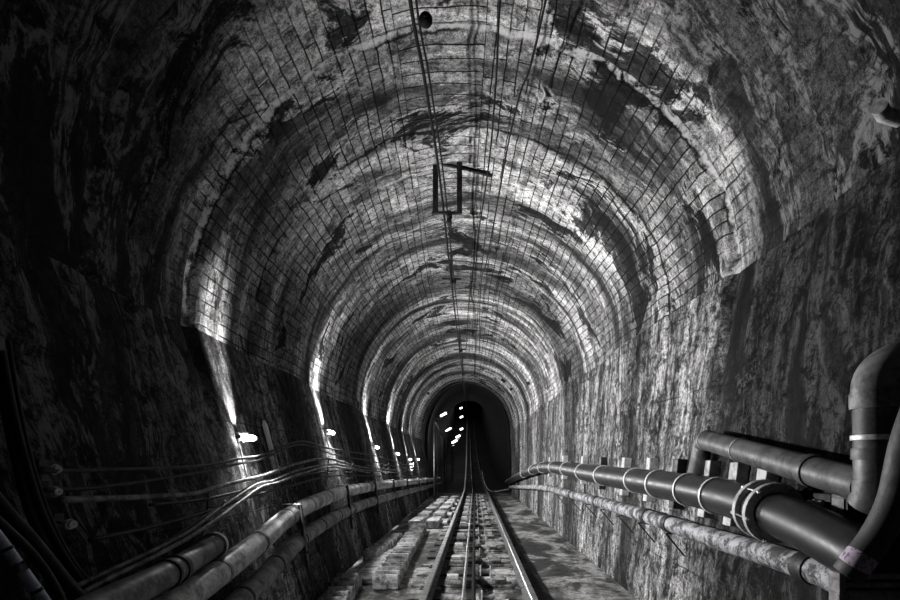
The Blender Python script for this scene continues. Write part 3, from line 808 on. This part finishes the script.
# ------------------------------------------------------------------ overhead line
HZ = EYE+2.95
def wire(pts, r, label):
    bm = bmesh.new(); tube(bm, smooth_path(pts, 10), r, 8)
    return tag(obj('overhead_wire', bm, 'wire', smooth=True), label, 'wire')
def H(px, py, h=2.95): d = F*h/(VY-py); return Vector(((px-VX)*d/F, d, EYE+h))
far_ov = [Vector((-.47, 24, HZ+.12)), Vector((-.52, 30, HZ+.75)), Vector((-.9, 50, HZ+2.3)), Vector((-1.25, 80, HZ+7.2))]
wire([Vector((-.42, 1.5, HZ)), H(410,0), H(425,82), H(440,180), H(450,270), H(457,330), H(462,370)]+far_ov, .013, 'thick black overhead wire, leftmost of the four under the vault')
wire([Vector((-.37, 1.5, HZ+.02)), H(416,0), H(430,82), H(444,180), H(453,270), H(459.5,330), H(463.5,370)]+[v+Vector((.04,0,.03)) for v in far_ov], .008, 'thin black overhead wire running beside the thick one')
wire([Vector((.19, 1.5, HZ+.03)), H(500,0), H(496,80), H(488,170), H(474,262), H(469,300), H(466,352)], .008, 'thin overhead wire converging on the thick one from the right')
wire([Vector((.55, 1.5, HZ+.05)), H(537,40), H(520,94), H(508,145), H(499,195), H(487,260), H(480,300), H(480,378)], .008, 'rightmost thin overhead wire under the vault')
# hanging frame
d = 6.03
def V(px, py, dd=d): return at(px, py, dd)
zt = crown(d)-.03
t = thing('wire_hanger', 'rusty U-shaped hanger frame bolted to the crown of the vault', 'hanger', (-.33, d, zt))
for px in (435.5, 459.5):
    X = (px-VX)*d/F; bm = bmesh.new(); bar(bm, (X, d, zt+.03), (X, d, EYE+2.90), .06, .05, .004, Vector((0,1,0))); obj('hanger_leg', bm, 'hanger', t)
bm = bmesh.new(); bar(bm, ((432-VX)*d/F, d, EYE+2.90), ((462-VX)*d/F, d, EYE+2.90), .04, .025); obj('cross_bar', bm, 'hanger', t)
for k, (a, b) in enumerate((((441,170),(490,183)), ((459,168),(492,180)))):
    bm = bmesh.new(); A_ = Vector(((a[0]-VX)*d/F, d, zt-.03*k)); X2 = (b[0]-VX)*d/F
    bar(bm, A_, (X2, d, zt-.11-.03*k), .035, .03, .003); obj('stay_bar', bm, 'hanger', t)
bm = bmesh.new(); sleeve(bm, Vector((-.30, d+.02, EYE+2.88)), Vector((0,1,0)), .006, .035, .12, 12); sleeve(bm, Vector((-.30, d+.02, EYE+2.80)), Vector((0,1,0)), .006, .03, .10, 12); obj('insulator', bm, 'hanger', t, 'auto')
# ball on thin wire
b_ = H(420.5, 20); bm = bmesh.new(); bmesh.ops.create_uvsphere(bm, u_segments=16, v_segments=10, radius=.046, matrix=Matrix.Translation(b_+Vector((.035,0,0)))); 
sleeve(bm, b_+Vector((.035,0,0)), Vector((0,1,0)), .006, .018, .10, 10)
tag(obj('ball_insulator', bm, 'wire', smooth='auto'), 'round black ball insulator on the thin overhead wire', 'insulator')
for i, y in enumerate([8.6, 13.9, 17.6]):
    X = interp(y, [(6,-.38),(17,-.42)]); zt = crown(y)
    t = thing('wire_support', 'small dark overhead wire support under the crown, %s from the front' % nth(i), 'support', (X, y, zt), 'small overhead wire supports')
    bm = bmesh.new(); bar(bm, (X, y, zt+.06), (X, y, HZ-.0), .04, .04, .003, Vector((0,1,0))); obj('drop_rod', bm, 'iron', t)
    bm = bmesh.new(); bar(bm, (X-.16, y, HZ+.09), (X+.16, y, HZ+.09), .04, .03); obj('cross_bar', bm, 'iron', t)
    for q in (-.0, .05):
        bm = bmesh.new(); sleeve(bm, Vector((X+q, y, HZ+.045)), Vector((0,0,1)), .005, .028, .06, 12); obj('insulator', bm, 'iron', t, 'auto')
# stub drains on the far right haunch
for i, (px, py) in enumerate(((503,376),(512,383),(505,391),(530,363),(427,391))):
    d = 19.5 if i != 3 else 15.5
    if i == 4: d = 21.5
    p = at(px, py, d); X = p.x-ctr(d); 
    th = math.acos(max(-1, min(1, X/2.2)))
    q = vault_pt(d, th); nrm = Vector((-math.cos(th), 0, -math.sin(th)))
    bm = bmesh.new(); tube(bm, [q-nrm*.05, q+nrm*.10], .05, 10)
    tag(obj('drain_stub', bm, 'iron', smooth='auto'), 'small dark drain stub on the far vault, '+['upper of the right-hand pair','lower of the right-hand pair','lowest near the dark mouth','alone on the nearer ring','single one on the left haunch'][i], 'pipe')

# ------------------------------------------------------------------ upper tunnel: posts, lamps
PST = [(434.5, 418, 20.8), (444.5, 438, 27.5), (452, 446, 36)]
tops = []
for i, (px, py, d) in enumerate(PST):
    p = at(px, py, d); zb = ztrack(d)-.15
    t = thing('lamp_post', ['tall', 'middle', 'short far'][i]+' lamp post at the left of the dark upper tunnel', 'post', (p.x, d, zb), 'posts in the upper tunnel')
    bm = bmesh.new(); rod(bm, (p.x, d, zb), p, .035, 10); obj('pole', bm, 'post', t)
    bm = bmesh.new(); rod(bm, (p.x+.12, d, zb), (p.x+.12, d, p.z-.4), .02, 8); obj('conduit', bm, 'post', t)
    bm = bmesh.new(); bar(bm, p+Vector((-.05,0,-.05)), p+Vector((.25,0,-.02)), .05, .05); obj('arm', bm, 'post', t)
    tops.append(p)
ch = smooth_path([tops[0]+Vector((0,0,-.1)), at(441,433,24), at(446,441,27.4), at(452,446.5,35.8), at(457,442,42), at(462,434,50)], 8)
bm = bmesh.new(); tube(bm, ch, .03, 8); tag(obj('festoon_cable', bm, 'cable_pale', smooth=True), 'loose pale cable slung between the lamp posts in the dark tunnel', 'cable')
FL = [(443.5,414.5,22.5,.26,True),(448.5,429.5,29,.30,True),(454.5,441.5,38,.36,True),(458,436.5,45,.34,True),(461.5,429,52,.26,False),(461.5,417,61,.3,False),(461,408,71,.3,False),(461,401,80,.36,False)]
for i, (px, py, d, L, til) in enumerate(FL):
    p = at(px, py, d)
    t = thing('tunnel_lamp', 'white lamp in the dark upper tunnel, %s from the front' % nth(i), 'lamp', tuple(p), 'lamps up the dark tunnel')
    bm = bmesh.new()
    v = Vector((.30 if til else .2, 0, .17 if til else .08)).normalized()*L*.62*(.95 if i < 2 else 1)
    r = .045 if i < 2 else .05+.0007*d
    tube(bm, [p-v, p-v*.9, p+v*.9, p+v], r, 10, rfun=lambda q: .6 if q in (0, 1) else 1); obj('glass_tube', bm, 'tube_far', t, 'auto')
    bm = bmesh.new(); bar(bm, p-v+Vector((0,.09,.08)), p+v+Vector((0,.09,.08)), .06, .03); obj('fitting', bm, 'iron', t)
    L_ = bpy.data.lights.new('lamp_light', 'POINT'); L_.energy = 22; L_.shadow_soft_size = .08
    o = bpy.data.objects.new('lamp_light', L_); COL.objects.link(o); o.parent = t; o.matrix_parent_inverse = Matrix.Translation(t.location).inverted(); o.location = p+Vector((0,-.2,-.15))
# faint cross ties high on the upper track
for i, d in enumerate([34, 38, 43, 48, 54]):
    bm = bmesh.new(); x = xtrack(d)
    box(bm, (x-.62, d-.12, ztrack(d)-.19), (x+.75, d+.12, ztrack(d)-.14), .02)
    tag(obj('track_sleeper', bm, 'sleeper'), 'faint sleeper on the steep upper track, %s one up from the bend' % nth(i), 'sleeper', 'sleepers on the steep track')

# ------------------------------------------------------------------ world, camera, view
w = bpy.data.worlds.new('World'); S.world = w; w.use_nodes = True
w.node_tree.nodes['Background'].inputs[0].default_value = (.9,.95,1,1)
w.node_tree.nodes['Background'].inputs[1].default_value = .012
cam = bpy.data.cameras.new('camera'); co = bpy.data.objects.new('camera', cam); COL.objects.link(co)
co.location = (0, 0, EYE); co.rotation_euler = (PI/2, 0, 0)
cam.sensor_width = 36; cam.lens = 36*F/900; cam.shift_x = -(VX-450)/900; cam.shift_y = (VY-300)/900
cam.clip_start = .05; cam.clip_end = 300
S.camera = co
S.view_settings.view_transform = 'Standard'; S.view_settings.look = 'None'
S.view_settings.exposure = 0.0; S.view_settings.gamma = 1.0; S.view_settings.use_curve_mapping = False
